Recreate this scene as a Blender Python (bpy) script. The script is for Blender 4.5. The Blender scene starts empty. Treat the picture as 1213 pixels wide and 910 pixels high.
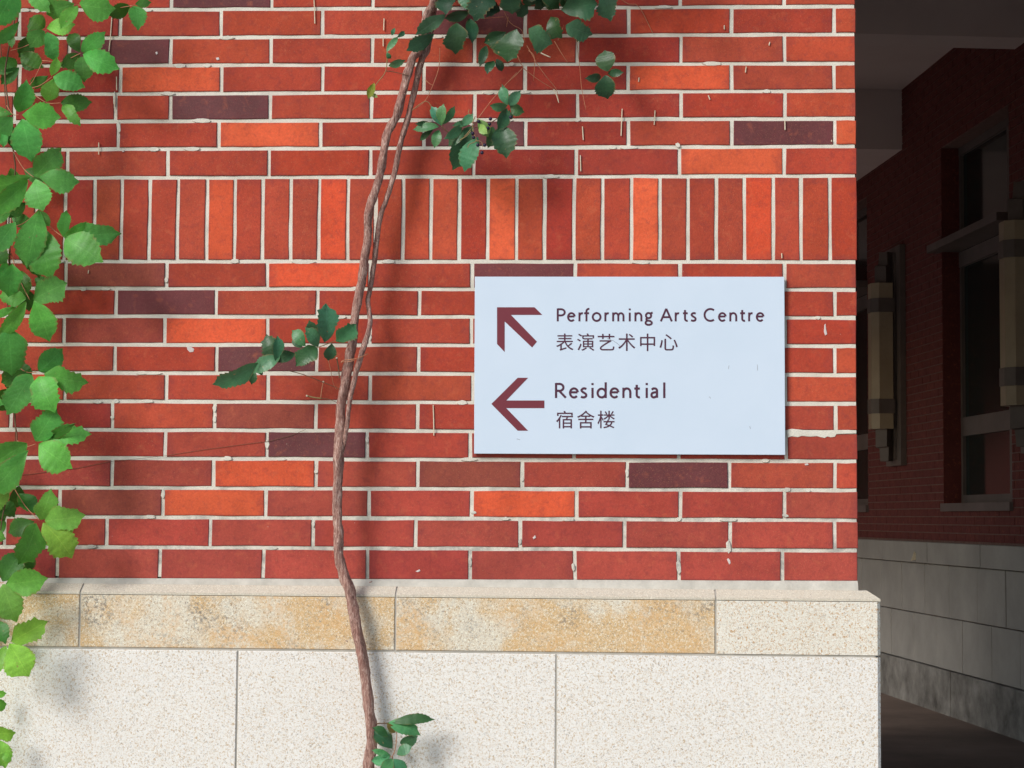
import bpy, math, random
from mathutils import Vector, Matrix, noise

random.seed(11)
S = bpy.context.scene
COL = S.collection

# ------------------------------------------------------------------ camera
CAM = Vector((-0.6017, -4.6675, 1.65))
YAW, PITCH, ROLL = 0.048727, -0.068643, 0.00741
F = 2300.0                                    # focal length in photo pixels (1213 x 910)
cy, sy, cp, sp, cr, sr = (math.cos(YAW), math.sin(YAW), math.cos(PITCH), math.sin(PITCH), math.cos(ROLL), math.sin(ROLL))
_B = Matrix(((1, 0, 0), (0, 0, -1), (0, 1, 0)))
_RZ = Matrix(((cy, sy, 0), (-sy, cy, 0), (0, 0, 1)))
_P = Matrix(((1, 0, 0), (0, cp, -sp), (0, sp, cp)))
_RL = Matrix(((cr, -sr, 0), (sr, cr, 0), (0, 0, 1)))
M = _RL @ _P @ _B @ _RZ                       # world -> camera (x right, y down, z forward)
MT = M.transposed()
cam = bpy.data.objects.new("camera", bpy.data.cameras.new("camera"))
COL.objects.link(cam)
rot = Matrix((MT.col[0], -MT.col[1], -MT.col[2])).transposed().to_4x4()
cam.matrix_world = Matrix.Translation(CAM) @ rot
cam.data.sensor_width = 36
cam.data.lens = F / 1213 * 36
cam.data.clip_start = 0.05
cam.data.clip_end = 500
S.camera = cam

# ------------------------------------------------------------------ light
TO_SUN = Vector((-1.0, -1.05, 0.95)).normalized()
ELEV = math.asin(TO_SUN.z)
world = bpy.data.worlds.new("World"); S.world = world; world.use_nodes = True
wn = world.node_tree.nodes; wl = world.node_tree.links
bg = wn["Background"]
sky = wn.new("ShaderNodeTexSky"); sky.sky_type = 'NISHITA'; sky.sun_disc = False
sky.sun_elevation = ELEV
sky.sun_rotation = math.atan2(TO_SUN.x, TO_SUN.y)
sky.air_density = 1.3; sky.dust_density = 1.5
wl.new(sky.outputs[0], bg.inputs[0]); bg.inputs[1].default_value = 0.12
sun = bpy.data.lights.new("sun", 'SUN'); sun.energy = 2.75; sun.angle = math.radians(21)
sun.color = (1.0, 0.985, 0.965)
so = bpy.data.objects.new("sun", sun); COL.objects.link(so)
so.rotation_euler = (-TO_SUN).to_track_quat('-Z', 'Y').to_euler()
so.location = (-4, -6, 8)
S.view_settings.view_transform = 'Standard'; S.view_settings.look = 'None'
S.view_settings.gamma = 1; S.view_settings.exposure = 0.08
S.render.engine = 'CYCLES'
S.cycles.max_bounces = 8

# ------------------------------------------------------------------ helpers
def px(x, y, yp=0.0):
    """point of the plane y = yp (parallel to the wall) seen at photo pixel x, y"""
    d = MT @ Vector(((x - 606.5) / F, (y - 455) / F, 1))
    t = (yp - CAM.y) / d.y
    return CAM + d * t

def mesh_obj(name, verts, faces, mat, parent=None, smooth=False, color=None, loc=None, uv=None):
    me = bpy.data.meshes.new(name)
    if loc is not None:
        verts = [Vector(v) - loc for v in verts]
    me.from_pydata([tuple(v) for v in verts], [], faces)
    me.materials.append(mat)
    if smooth:
        me.polygons.foreach_set('use_smooth', [True] * len(me.polygons))
    if uv:
        l = me.uv_layers.new(name='UVMap')
        l.data.foreach_set('uv', [c for lp in me.loops for c in uv[lp.vertex_index]])
    o = bpy.data.objects.new(name, me)
    if loc is not None: o.location = loc
    COL.objects.link(o)
    if parent: o.parent = parent
    if color: o.color = (*color, 1)
    return o

def empty(name, loc=(0, 0, 0), rz=0, label=None, cat=None, group=None):
    o = bpy.data.objects.new(name, None); COL.objects.link(o)
    o.location = loc; o.rotation_euler = (0, 0, rz); o.empty_display_size = .1
    tag(o, label, cat, group); return o

def tag(o, label=None, cat=None, group=None, kind=None):
    if label: o['label'] = label
    if cat: o['category'] = cat
    if group: o['group'] = group
    if kind: o['kind'] = kind
    return o

class MB:
    def __init__(s): s.v = []; s.f = []
    def add(s, v, f):
        n = len(s.v); s.v += [Vector(a) for a in v]; s.f += [tuple(i + n for i in q) for q in f]
    def box(s, a, b):
        (x0, y0, z0), (x1, y1, z1) = a, b
        s.add([(x0,y0,z0),(x1,y0,z0),(x1,y1,z0),(x0,y1,z0),(x0,y0,z1),(x1,y0,z1),(x1,y1,z1),(x0,y1,z1)],
              [(0,3,2,1),(4,5,6,7),(0,1,5,4),(1,2,6,5),(2,3,7,6),(3,0,4,7)])
    def slab(s, out, y0, y1, c, back=True):
        """outline out (counter-clockwise seen from -y) with a chamfer c on its front at y0, back at y1"""
        n = len(out)
        cx = sum(p[0] for p in out) / n; cz = sum(p[1] for p in out) / n
        ins = []
        for i in range(n):
            a, p, b = Vector(out[i-1]), Vector(out[i]), Vector(out[(i+1) % n])
            e1 = (p - a).normalized(); e2 = (b - p).normalized()
            n1 = Vector((-e1.y, e1.x)); n2 = Vector((-e2.y, e2.x))
            m = n1 + n2; m = m / max(.3, m.length_squared) * 2
            ins.append(p + m * c)
        v = [(p[0], y0, p[1]) for p in ins] + [(p[0], y0 + c, p[1]) for p in out] + [(p[0], y1, p[1]) for p in out]
        f = [tuple(range(n))]
        for i in range(n):
            j = (i + 1) % n
            f.append((i, n + i, n + j, j)); f.append((n + i, 2*n + i, 2*n + j, n + j))
        s.add(v, f)
    def tube(s, pts, rad, n=8, wob=0, ridge=0, cap=True):
        pts = [Vector(p) for p in pts]; base = len(s.v); m = len(pts)
        up = Vector((0, -1, 0)); rings = []
        for i, p in enumerate(pts):
            t = (pts[min(i+1, m-1)] - pts[max(i-1, 0)]).normalized()
            a = t.cross(up)
            if a.length < 1e-4: a = t.cross(Vector((1, 0, 0)))
            a.normalize(); b = a.cross(t).normalized()
            r = rad[i] if isinstance(rad, (list, tuple)) else rad
            for k in range(n):
                th = 2 * math.pi * k / n
                rr = r * (1 + wob * noise.noise(p * 45 + Vector((math.cos(th), math.sin(th), 0)) * 1.3)
                          + ridge * math.sin(3 * th + i * .35))
                s.v.append(p + (a * math.cos(th) + b * math.sin(th)) * rr)
        for i in range(m - 1):
            for k in range(n):
                k2 = (k + 1) % n
                s.f.append((base + i*n + k, base + i*n + k2, base + (i+1)*n + k2, base + (i+1)*n + k))
        if cap:
            s.f.append(tuple(base + k for k in range(n))[::-1]); s.f.append(tuple(base + (m-1)*n + k for k in range(n)))
    def build(s, name, mat, parent=None, **k):
        return mesh_obj(name, s.v, s.f, mat, parent, **k)

def spline(pts, k=4):
    """Catmull-Rom through tuples of any length"""
    out = []
    P = [pts[0]] + list(pts) + [pts[-1]]
    for i in range(1, len(P) - 2):
        for j in range(k):
            t = j / k
            out.append(tuple(.5 * (2*b + (c-a)*t + (2*a-5*b+4*c-d)*t*t + (3*b-a-3*c+d)*t**3)
                             for a, b, c, d in zip(P[i-1], P[i], P[i+1], P[i+2])))
    out.append(tuple(pts[-1]))
    return out

# ------------------------------------------------------------------ materials
class NT:
    def __init__(s, name, rough=.8, spec=.3):
        s.m = bpy.data.materials.new(name); s.m.use_nodes = True
        s.t = s.m.node_tree; s.b = s.t.nodes['Principled BSDF']
        s.b.inputs['Roughness'].default_value = rough
        s.b.inputs['Specular IOR Level'].default_value = spec
        s.tc = s.n('ShaderNodeTexCoord')
    def n(s, t, **k):
        o = s.t.nodes.new(t)
        for a, b in k.items(): setattr(o, a, b)
        return o
    def l(s, a, b): s.t.links.new(a, b)
    def noise(s, scale, detail=3, rough=.6, vec=None, dist=0):
        o = s.n('ShaderNodeTexNoise'); o.inputs['Scale'].default_value = scale
        o.inputs['Detail'].default_value = detail; o.inputs['Roughness'].default_value = rough
        o.inputs['Distortion'].default_value = dist
        s.l(vec if vec else s.tc.outputs['Object'], o.inputs['Vector']); return o.outputs[0]
    def pos(s):
        return s.n('ShaderNodeNewGeometry').outputs['Position']
    def ramp(s, fac, stops, interp='LINEAR'):
        o = s.n('ShaderNodeValToRGB'); r = o.color_ramp; r.interpolation = interp
        while len(r.elements) < len(stops): r.elements.new(.5)
        for e, (p, c) in zip(r.elements, stops):
            e.position = p; e.color = (c, c, c, 1) if isinstance(c, (int, float)) else (*c, 1)
        s.l(fac, o.inputs[0]); return o.outputs[0]
    def mix(s, fac, a, b, mode='MIX'):
        o = s.n('ShaderNodeMix'); o.data_type = 'RGBA'; o.blend_type = mode
        for i, v in ((0, fac), (6, a), (7, b)):
            if isinstance(v, (int, float)): o.inputs[i].default_value = v
            elif isinstance(v, tuple): o.inputs[i].default_value = (*v, 1)
            else: s.l(v, o.inputs[i])
        return o.outputs[2]
    def math(s, op, a, b=0.0, c=None):
        o = s.n('ShaderNodeMath'); o.operation = op
        for i, v in enumerate((a, b) if c is None else (a, b, c)):
            if isinstance(v, (int, float)): o.inputs[i].default_value = v
            else: s.l(v, o.inputs[i])
        return o.outputs[0]
    def col(s, c):
        if isinstance(c, tuple): s.b.inputs['Base Color'].default_value = (*c, 1)
        else: s.l(c, s.b.inputs['Base Color'])
    def bump(s, h, dist=.001, st=1.0):
        o = s.n('ShaderNodeBump'); o.inputs['Distance'].default_value = dist; o.inputs['Strength'].default_value = st
        s.l(h, o.inputs['Height']); s.l(o.outputs[0], s.b.inputs['Normal'])

def brick_material(name, use_object=True, base=(.4, .06, .04)):
    k = NT(name, .82, .25); p = k.pos()
    if use_object:
        oi = k.n('ShaderNodeObjectInfo'); c = oi.outputs['Color']
    else:
        c = k.mix(0, base, base)
    big = k.ramp(k.noise(9, 3, .6, p), [(.3, .84), (.7, 1.14)])
    mid = k.ramp(k.noise(160, 3, .7, p), [(.3, .87), (.72, 1.12)])
    c = k.mix(1, c, big, 'MULTIPLY'); c = k.mix(1, c, mid, 'MULTIPLY')
    c = k.mix(k.ramp(k.noise(55, 4, .7, p, .4), [(.50, 0.0), (.68, .32)]), c, (.16, .030, .035))
    c = k.mix(k.ramp(k.noise(34, 4, .65, p, .3), [(.56, 0.0), (.74, .30)]), c, (.56, .15, .07))
    if use_object:
        sg = k.n('ShaderNodeSeparateXYZ'); k.l(k.tc.outputs['Generated'], sg.inputs[0])
        ex = k.math('ABSOLUTE', k.math('SUBTRACT', sg.outputs[0], .5)); ez = k.math('ABSOLUTE', k.math('SUBTRACT', sg.outputs[2], .5))
        em = k.math('ADD', k.math('MAXIMUM', ex, ez), k.math('MULTIPLY', k.math('SUBTRACT', k.noise(30, 4, .7, p), .5), .30))
        c = k.mix(k.ramp(em, [(.40, 0.0), (.54, .42)]), c, (.15, .030, .040))
    fine = k.noise(900, 2, .8, p)
    c = k.mix(k.ramp(fine, [(.60, 0.0), (.72, .35)]), c, (.12, .03, .03))
    c = k.mix(k.ramp(k.noise(500, 1, .5, p), [(.66, 0.0), (.74, .30)]), c, (.62, .30, .15))
    # pale lime specks, rare
    v = k.n('ShaderNodeTexVoronoi'); v.inputs['Scale'].default_value = 42; k.l(p, v.inputs['Vector'])
    near = k.math('LESS_THAN', v.outputs['Distance'], .034)
    sel = k.math('GREATER_THAN', k.math('FRACT', k.math('MULTIPLY', v.outputs['Color'], 7.3)), .93)
    c = k.mix(k.math('MULTIPLY', k.math('MULTIPLY', near, sel), .8), c, (.55, .45, .38))
    k.col(c)
    k.bump(k.math('ADD', k.noise(260, 4, .7, p), k.math('MULTIPLY', k.noise(40, 2, .5, p), 1.5)), .0007, .7)
    return k.m

MAT = {}
MAT['brick'] = brick_material('red_brick')
MAT['brick_plain'] = brick_material('red_brick_far', False, (.38, .05, .032))
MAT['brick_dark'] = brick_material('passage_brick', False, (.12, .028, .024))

k = NT('lime_mortar', .9, .15); p = k.pos()
c = k.ramp(k.noise(14, 5, .65, p), [(.3, (.60, .565, .48)), (.7, (.76, .73, .64))])
c = k.mix(k.ramp(k.noise(5, 4, .7, p), [(.52, 0.0), (.72, .45)]), c, (.40, .38, .34))
c = k.mix(k.ramp(k.noise(400, 3, .7, p), [(.58, 0.0), (.75, .5)]), c, (.30, .27, .22))
sep = k.n('ShaderNodeSeparateXYZ'); k.l(p, sep.inputs[0])
mr = k.n('ShaderNodeMapRange'); mr.inputs[1].default_value = 1.90; mr.inputs[2].default_value = 1.50
k.l(sep.outputs[2], mr.inputs[0])
damp = k.math('MULTIPLY', mr.outputs[0], k.ramp(k.noise(20, 4, .7, p), [(.45, 0.0), (.62, .75)]))
c = k.mix(damp, c, (.27, .27, .25))
k.col(c); k.bump(k.noise(300, 5, .75, p), .0012, 1.0); MAT['mortar'] = k.m

def granite(name, white, tan, tanamt, orange=None, oamt=0.0, dark=.35):
    k = NT(name, .75, .3); p = k.pos()
    oi = k.n('ShaderNodeObjectInfo')
    off = k.n('ShaderNodeVectorMath'); off.operation = 'ADD'; k.l(p, off.inputs[0])
    sc = k.n('ShaderNodeVectorMath'); sc.operation = 'SCALE'; sc.inputs[3].default_value = 37.0
    cmb = k.n('ShaderNodeCombineXYZ'); k.l(oi.outputs['Random'], cmb.inputs[0]); k.l(oi.outputs['Random'], cmb.inputs[2])
    k.l(cmb.outputs[0], sc.inputs[0]); k.l(sc.outputs[0], off.inputs[1]); q = off.outputs[0]
    c = k.ramp(k.noise(3, 3, .6, q), [(.3, tuple(a * .94 for a in white)), (.7, white)])
    if orange:
        c = k.mix(k.ramp(k.noise(7, 5, .65, q, .6), [(.43, .08), (.57, oamt)]), c, orange)
    g1 = k.noise(200, 4, .72, q, 1.0)
    c = k.mix(k.ramp(g1, [(.535, 0.0), (.59, tanamt)]), c, tan)
    c = k.mix(k.ramp(k.noise(310, 4, .7, q, .9), [(.40, .75), (.48, 0.0)]), c, tuple(min(.88, a * 1.28 + .04) for a in white))
    c = k.mix(k.ramp(k.noise(250, 3, .7, q, .8), [(.595, 0.0), (.64, dark)]), c, (.22, .19, .17))
    if orange:
        c = k.mix(k.math('MULTIPLY', k.ramp(k.noise(170, 3, .7, q), [(.50, 0.0), (.60, .8)]), k.ramp(k.noise(8, 2, .5, q), [(.52, 0.0), (.66, 1.0)])), c, (.17, .16, .15))
        c = k.mix(k.math('MULTIPLY', k.ramp(k.noise(130, 3, .7, q), [(.42, 0.0), (.58, .6)]), k.ramp(k.noise(6, 3, .6, q, .5), [(.45, 0.0), (.64, 1.0)])), c, (.68, .40, .16))
    k.col(c); k.bump(k.noise(420, 4, .8, q), .0009, .8); return k.m
MAT['granite'] = granite('white_granite', (.80, .775, .72), (.50, .345, .175), .88, dark=.65)
MAT['granite_warm'] = granite('yellow_granite', (.72, .67, .56), (.43, .27, .12), .85, (.64, .42, .19), .88, .8)
MAT['granite_pale'] = granite('pale_granite_tan_flecks', (.76, .72, .62), (.50, .28, .10), .95, dark=.7)
MAT['granite_edge'] = granite('weathered_coping', (.60, .55, .45), (.50, .40, .28), .5, dark=.4)

def plain(name, c1, c2, scale, rough=.8, bump=0.0, spec=.3):
    k = NT(name, rough, spec); p = k.pos()
    k.col(k.ramp(k.noise(scale, 5, .65, p), [(.3, c1), (.7, c2)]))
    if bump: k.bump(k.noise(scale * 12, 4, .7, p), bump)
    return k.m
MAT['bed'] = plain('ledge_mortar', (.40, .38, .33), (.62, .59, .52), 14, .9, .0015)
MAT['joint'] = plain('stone_joint', (.36, .34, .30), (.50, .47, .42), 30, .9, .001)
MAT['paving'] = plain('paving', (.26, .25, .24), (.36, .35, .33), 1.5, .85, .002)
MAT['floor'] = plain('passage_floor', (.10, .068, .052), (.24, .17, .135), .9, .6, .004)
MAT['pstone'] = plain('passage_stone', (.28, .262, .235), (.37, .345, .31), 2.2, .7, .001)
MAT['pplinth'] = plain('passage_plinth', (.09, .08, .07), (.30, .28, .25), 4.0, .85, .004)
MAT['ceiling'] = plain('ceiling_plaster', (.60, .50, .47), (.68, .58, .54), .8, .9)
MAT['frame'] = plain('window_frame', (.10, .08, .07), (.14, .11, .10), 4, .5)
MAT['bracket'] = plain('lantern_metal', (.10, .078, .066), (.14, .108, .092), 6, .5)
MAT['cream'] = plain('lantern_glass', (.29, .225, .15), (.36, .285, .19), 5, .35)
k = NT('window_glass', .08, .8); k.col((.012, .022, .020)); MAT['glass'] = k.m

k = NT('sign_panel', .42, .4); p = k.pos()
c = k.ramp(k.noise(6, 3, .6, p), [(.3, (.56, .66, .775)), (.7, (.59, .685, .80))])
c = k.mix(k.ramp(k.noise(60, 5, .8, p), [(.66, 0.0), (.76, .25)]), c, (.42, .44, .50))
k.col(c); k.bump(k.noise(200, 2, .5, p), .0002, .3); MAT['panel'] = k.m
k = NT('sign_edge', .5); k.col((.30, .31, .34)); MAT['edge'] = k.m
k = NT('maroon_print', .5, .3); k.col((.165, .028, .042)); MAT['print'] = k.m
k = NT('dark_print', .5, .3); k.col((.075, .022, .045)); MAT['ink'] = k.m

def leaf_material(name, rough, spec, transl, coat=0.0):
    k = NT(name, rough, spec)
    oi = k.n('ShaderNodeObjectInfo'); sep = k.n('ShaderNodeSeparateXYZ'); k.l(k.tc.outputs['UV'], sep.inputs[0])
    u = k.math('ABSOLUTE', k.math('SUBTRACT', sep.outputs[0], .5)); v = sep.outputs[1]
    mid = k.math('LESS_THAN', u, .018)
    s = k.math('FRACT', k.math('MULTIPLY', k.math('SUBTRACT', v, k.math('MULTIPLY', u, .75)), 7.0))
    side = k.math('MULTIPLY', k.math('LESS_THAN', s, .12), .55)
    vein = k.math('MAXIMUM', mid, side)
    c = oi.outputs['Color']
    p = k.pos()
    c = k.mix(1, c, k.ramp(k.noise(22, 4, .6, p), [(.3, .78), (.7, 1.2)]), 'MULTIPLY')
    c = k.mix(1, c, k.ramp(k.noise(260, 3, .7, p), [(.3, .86), (.7, 1.12)]), 'MULTIPLY')
    # browned rims and spots
    c = k.mix(k.math('MULTIPLY', k.ramp(u, [(.40, 0.0), (.49, .6)]), k.ramp(k.noise(50, 2, .5, p), [(.45, 0.0), (.6, 1.0)])), c, (.20, .13, .04))
    c = k.mix(k.ramp(k.noise(90, 2, .4, p), [(.74, 0.0), (.78, .8)]), c, (.28, .20, .09))
    lighter = k.mix(1, c, (1.45, 1.28, 1.5), 'MULTIPLY')
    c = k.mix(k.math('MULTIPLY', vein, .55), c, lighter)
    k.col(c)
    tr = k.n('ShaderNodeBsdfTranslucent'); k.l(k.mix(1, c, (1.5, 1.3, .6), 'MULTIPLY'), tr.inputs[0])
    mx = k.n('ShaderNodeMixShader'); mx.inputs[0].default_value = transl
    k.l(k.b.outputs[0], mx.inputs[1]); k.l(tr.outputs[0], mx.inputs[2])
    out = k.t.nodes['Material Output']; k.l(mx.outputs[0], out.inputs[0])
    k.bump(k.math('SUBTRACT', k.noise(150, 3, .6, p), k.math('MULTIPLY', vein, .5)), .0006, .8)
    if coat: k.b.inputs['Coat Weight'].default_value = coat; k.b.inputs['Coat Roughness'].default_value = .3
    return k.m
MAT['leaf'] = leaf_material('creeper_leaf', .48, .38, .28)
MAT['leaf_dark'] = leaf_material('glossy_leaf', .46, .42, .12, .08)
k = NT('vine_bark', .85, .2); p = k.pos()
mp = k.n('ShaderNodeMapping'); mp.inputs['Scale'].default_value = (1, 1, .22); k.l(p, mp.inputs[0])
fib = k.noise(260, 5, .75, mp.outputs[0], .8)
c = k.ramp(fib, [(.32, (.09, .042, .034)), (.5, (.33, .185, .15)), (.66, (.62, .46, .39))])
c = k.mix(k.ramp(k.noise(35, 3, .6, p), [(.48, 0.0), (.7, .5)]), c, (.24, .10, .08))
k.col(c); k.bump(fib, .003, 1.0); MAT['bark'] = k.m
MAT['stem_green'] = plain('green_stem', (.22, .20, .07), (.32, .16, .09), 40, .6)
MAT['stem_red'] = plain('red_tendril', (.40, .13, .07), (.48, .24, .13), 60, .6)
MAT['stem_dark'] = plain('brown_stem', (.09, .05, .03), (.18, .10, .05), 40, .7)
MAT['straw'] = plain('straw', (.60, .50, .34), (.74, .66, .52), 60, .8)
MAT['berry'] = plain('berry', (.012, .010, .03), (.03, .02, .05), 60, .35)
MAT['chalk'] = plain('dried_splash', (.55, .47, .44), (.66, .60, .58), 80, .9)

# ------------------------------------------------------------------ ground
g = MB(); g.add([(-150,-150,0),(150,-150,0),(150,150,0),(-150,150,0)], [(0,1,2,3)])
tag(g.build('ground', MAT['paving']), kind='structure')

# ------------------------------------------------------------------ the red brick wall
wall = empty('brick_wall', (0, 0, 0), 0,
             'sunlit red brick wall with pale mortar, soldier course and granite base, behind the white sign', 'wall')

# vertical joint positions per course, read along the course centre; types per brick
ROWS = [
 (0,  [-37,83,203,322,442,563,684,806,929], 'rrrdrrrkrm'),
 (1,  [-97,23,142.5,262,382,502,622,744.5,866.5,988], 'rrkrmrdkmrm'),
 (2,  [-37,82,202,321,441,562,684,806.6,929.4], 'rrdmrmrkrm'),
 (3,  [-97,23,142.5,262.5,382,502,622,744,866.5,988], 'rrkorrkkorm'),
 (4,  [-102,17,137,202,320,440,562,684,807,930], 'rrkrdrrkkrm'),
 (5,  [-99,20,140,259,379.7,502,622.4,744.6,867,989], 'rrkrordkrdo'),
 (6,  [-40,79.7,199,318.5,439,561,682.6,805,929], 'rkrrmrkkor'),
 (7,  [-41,78,197,316.7,438,559,681.4,805.6,929.6], 'rrbrordrrr'),
 (8,  [-101,17,137,256,376,496.5,618,741,865,989], 'rrrdrrrrrrr'),
 (9,  [-42,75.7,195,317,438.4,558.5,681,805,930], 'rmborrrrrr'),
 (10, [-102,17,136,256.5,375,496,618,741,865,989], 'rrrrdrrrrrm'),
 (11, [-42,77,197,317.7,438.5,560,682,805,930], 'romrrmrrrm'),
 (12, [-108,13,133,254,374,495,618,741,865,990], 'rrkmbrrrrrm'),
 (13, [-45,76,195.5,316.3,435,557,680,804,931], 'rrrrdrrrrr'),
 (14, [-107,13,132.7,253,374.4,495,618.7,743,864,989], 'rrkborbrdmm'),
 (15, [-50,71,193,314.7,437,559,683,806,929.5], 'rkborrorrr'),
 (16, [-117,5,126.6,249,371,492.6,616,740,865,989], 'rrmrrrrrrrr'),
 (17, [-54,68,189.5,312,435,557,681,804,927], 'rkrrrrrrrr'),
]
SOLD = [-90,-56.5,-23,10,43,77,111.6,144,177,210.5,245,278,311,344.5,378,412,445,477.6,510.5,544,578,612,645,680,713.5,748,781.5,815,848.5,882,916,949,983.2]
SOLT = 'rrrrrkmrrrorrrormmmromkmrorrrormmm'
LY0 = [11.1,44.3,77.3,110.8,143.3,176.3,210.3,309.7,341.9,374.9,408.4,441.8,475.6,509.4,542.9,578,612.8,648.4,685.6]
LY1 = [7.9,40.9,75.2,107.7,140.6,173.6,208.4,310.2,343.2,376.5,410,444.1,478.3,511.8,546.3,580.6,616.2,651.9,688.6]
X0 = [237]*11 + [158]*8
LZ = []
for j in range(19):
    a, b = px(X0[j], LY0[j]), px(954, LY1[j]); LZ.append((a, b))
def lz(j, x):
    a, b = LZ[j]
    return a.z + (b.z - a.z) * (x - a.x) / (b.x - a.x)
RED = dict(r=(.400,.053,.027), m=(.450,.062,.027), o=(.69,.094,.036), d=(.150,.044,.046), b=(.290,.055,.036), k=(.340,.037,.023))  # k: deep red, partly leaf shade put into the brick colour
def brick_color(t, z=2.3):
    c = RED[t]; f = random.uniform(.88, 1.12) if t != 'o' else random.uniform(.84, 1.06); g = random.uniform(.88, 1.22)
    pk = max(0, min(1, (2.0 - z) / .5))          # lower courses tinted paler: light and haze put into the colour
    c = [c[0]*f, c[1]*f*g, c[2]*f*g]
    if t in 'rmk': c = [c[0]*(1-.02*pk), c[1] + .008*pk, c[2] + .018*pk]
    return tuple(c)
JW = .0044
def brick(x0, x1, zb, zt, t, mb=None, y=0.0, y1=.03, vertical=False):
    """zb, zt: functions of x giving bottom and top edge"""
    j = lambda s=.0009: random.uniform(-s, s)
    out = []
    if not vertical:
        for f in (0, .33, .67, 1): out.append((x0 + (x1-x0)*f + (j() if f in (0, 1) else j(.01)), zb(x0+(x1-x0)*f) + j()))
        for f in (1, .67, .33, 0): out.append((x0 + (x1-x0)*f + (j() if f in (0, 1) else j(.01)), zt(x0+(x1-x0)*f) + j()))
    else:
        out = [(x0 + j(), zb(x0) + j()), (x1 + j(), zb(x1) + j())]
        out += [(x1 + j(), zb(x1) + (zt(x1)-zb(x1))*f) for f in (.35, .7)]
        out += [(x1 + j(), zt(x1) + j()), (x0 + j(), zt(x0) + j())]
        out += [(x0 + j(), zb(x0) + (zt(x0)-zb(x0))*f) for f in (.7, .35)]
    dy = j(.0008)
    if mb is not None:
        mb.slab(out, y + dy, y1, .0014); return
    m = MB(); m.slab(out, y + dy, y1, .0014)
    loc = Vector(((x0+x1)/2, 0, zb(x0)))
    return m.build('brick', MAT['brick'], wall, color=brick_color(t, loc.z), loc=loc)
WR = px(1015.5, 400).x                          # right-hand end of the wall
WLE = px(-110, 400).x
for (r, js, ty) in ROWS:
    jt, jb = (r - 1, r) if r <= 6 else (r, r + 1)
    if r == 0:
        top = lambda x: lz(0, x) + .0693 - .0048
    else:
        top = lambda x, a=jt: lz(a, x) - .0047
    bot = lambda x, a=jb: lz(a, x) + .0047
    ymid = (LY0[jt if jt >= 0 else 0] + LY0[jb]) / 2 if r else -5
    xs = [px(x, ymid).x for x in js]
    xs = [xs[0] - .25] + xs + [WR + JW]
    ty = ('r' * 20 + ty)[-(len(xs) - 1):]
    for i in range(len(xs) - 1):
        if r == 17: bb = lambda x: lz(18, x) + .001
        else: bb = bot
        brick(xs[i] + JW, xs[i+1] - JW - (random.uniform(-.001, .0025) if i == len(xs) - 2 else 0), bb, top, ty[i])
xs = [px(x, 260).x for x in SOLD]; xs = xs + [WR + JW]
for i in range(len(xs) - 1):
    brick(xs[i] + JW, xs[i+1] - JW, lambda x: lz(7, x) + .0047, lambda x: lz(6, x) - .0047, SOLT[i] if i < len(SOLT) else 'r', vertical=True)
# the wall goes on beyond what is seen: real bricks, joined
ext = MB()
ztop0 = lz(0, -1) + .0693
xl_end = -4.2
nrow = 44
for i in range(nrow):
    z = ztop0 + i * .0693
    x = WR - (.0537 + JW if i % 2 == 0 else .176)
    brick(x + JW, WR, lambda a, z=z: z + .0047, lambda a, z=z: z + .0693 - .0047, 'r', ext)
    while x > xl_end:
        brick(x - .25 + JW, x - JW, lambda a, z=z: z + .0047, lambda a, z=z: z + .0693 - .0047, 'r', ext); x -= .25
for (r, js, ty) in ROWS:
    jt, jb = (r - 1, r) if r <= 6 else (r, r + 1)
    ymid = (LY0[jt if jt >= 0 else 0] + LY0[jb]) / 2 if r else -5
    x = px(js[0], ymid).x - .25
    zt = lz(jt, -2) if jt >= 0 else lz(0, -2) + .0693
    zb = lz(jb, -2)
    while x > xl_end:
        brick(x - .25 + JW, x - JW, lambda a: zb + .0047, lambda a: zt - .0047, 'r', ext); x -= .25
x = xs[0]
while x > xl_end:
    brick(x - .069 + JW, x - JW, lambda a: lz(7, -2) + .0047, lambda a: lz(6, -2) - .0047, 'r', ext, vertical=True); x -= .069
tag(ext.build('brickwork', MAT['brick_plain'], wall), kind='stuff')

# mortar bed behind the brick faces, a gently uneven sheet
def mortar_sheet(x0, x1, z0, z1, step, parent):
    nx = int((x1-x0)/step) + 1; nz = int((z1-z0)/step) + 1
    v = []; f = []
    for i in range(nz + 1):
        for j in range(nx + 1):
            X = x0 + (x1-x0)*j/nx; Z = z0 + (z1-z0)*i/nz
            e = noise.noise(Vector((X*30, 3, Z*30))) * .0011 + noise.noise(Vector((X*9, 7, Z*9))) * .0008
            v.append((X, .0026 + e, Z))
    for i in range(nz):
        for j in range(nx):
            a = i*(nx+1)+j; f.append((a, a+1, a+nx+2, a+nx+1))
    return mesh_obj('mortar', v, f, MAT['mortar'], parent, smooth=True)
zb0 = lz(18, 0) - .004
mortar_sheet(px(-60, 400).x, WR - .0035, zb0, px(600, -40).z, .007, wall)
core = MB()
core.box((xl_end, .006, .05), (px(-60, 400).x - .0005, .4, 6.0)); core.box((px(-60, 400).x, .012, .05), (WR - .075, .4, 6.0))
core.box((px(-60,400).x, .0055, px(600,-40).z + .001), (WR - .005, .0118, 6.0))
core.build('wall_core', MAT['mortar'], wall)

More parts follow.
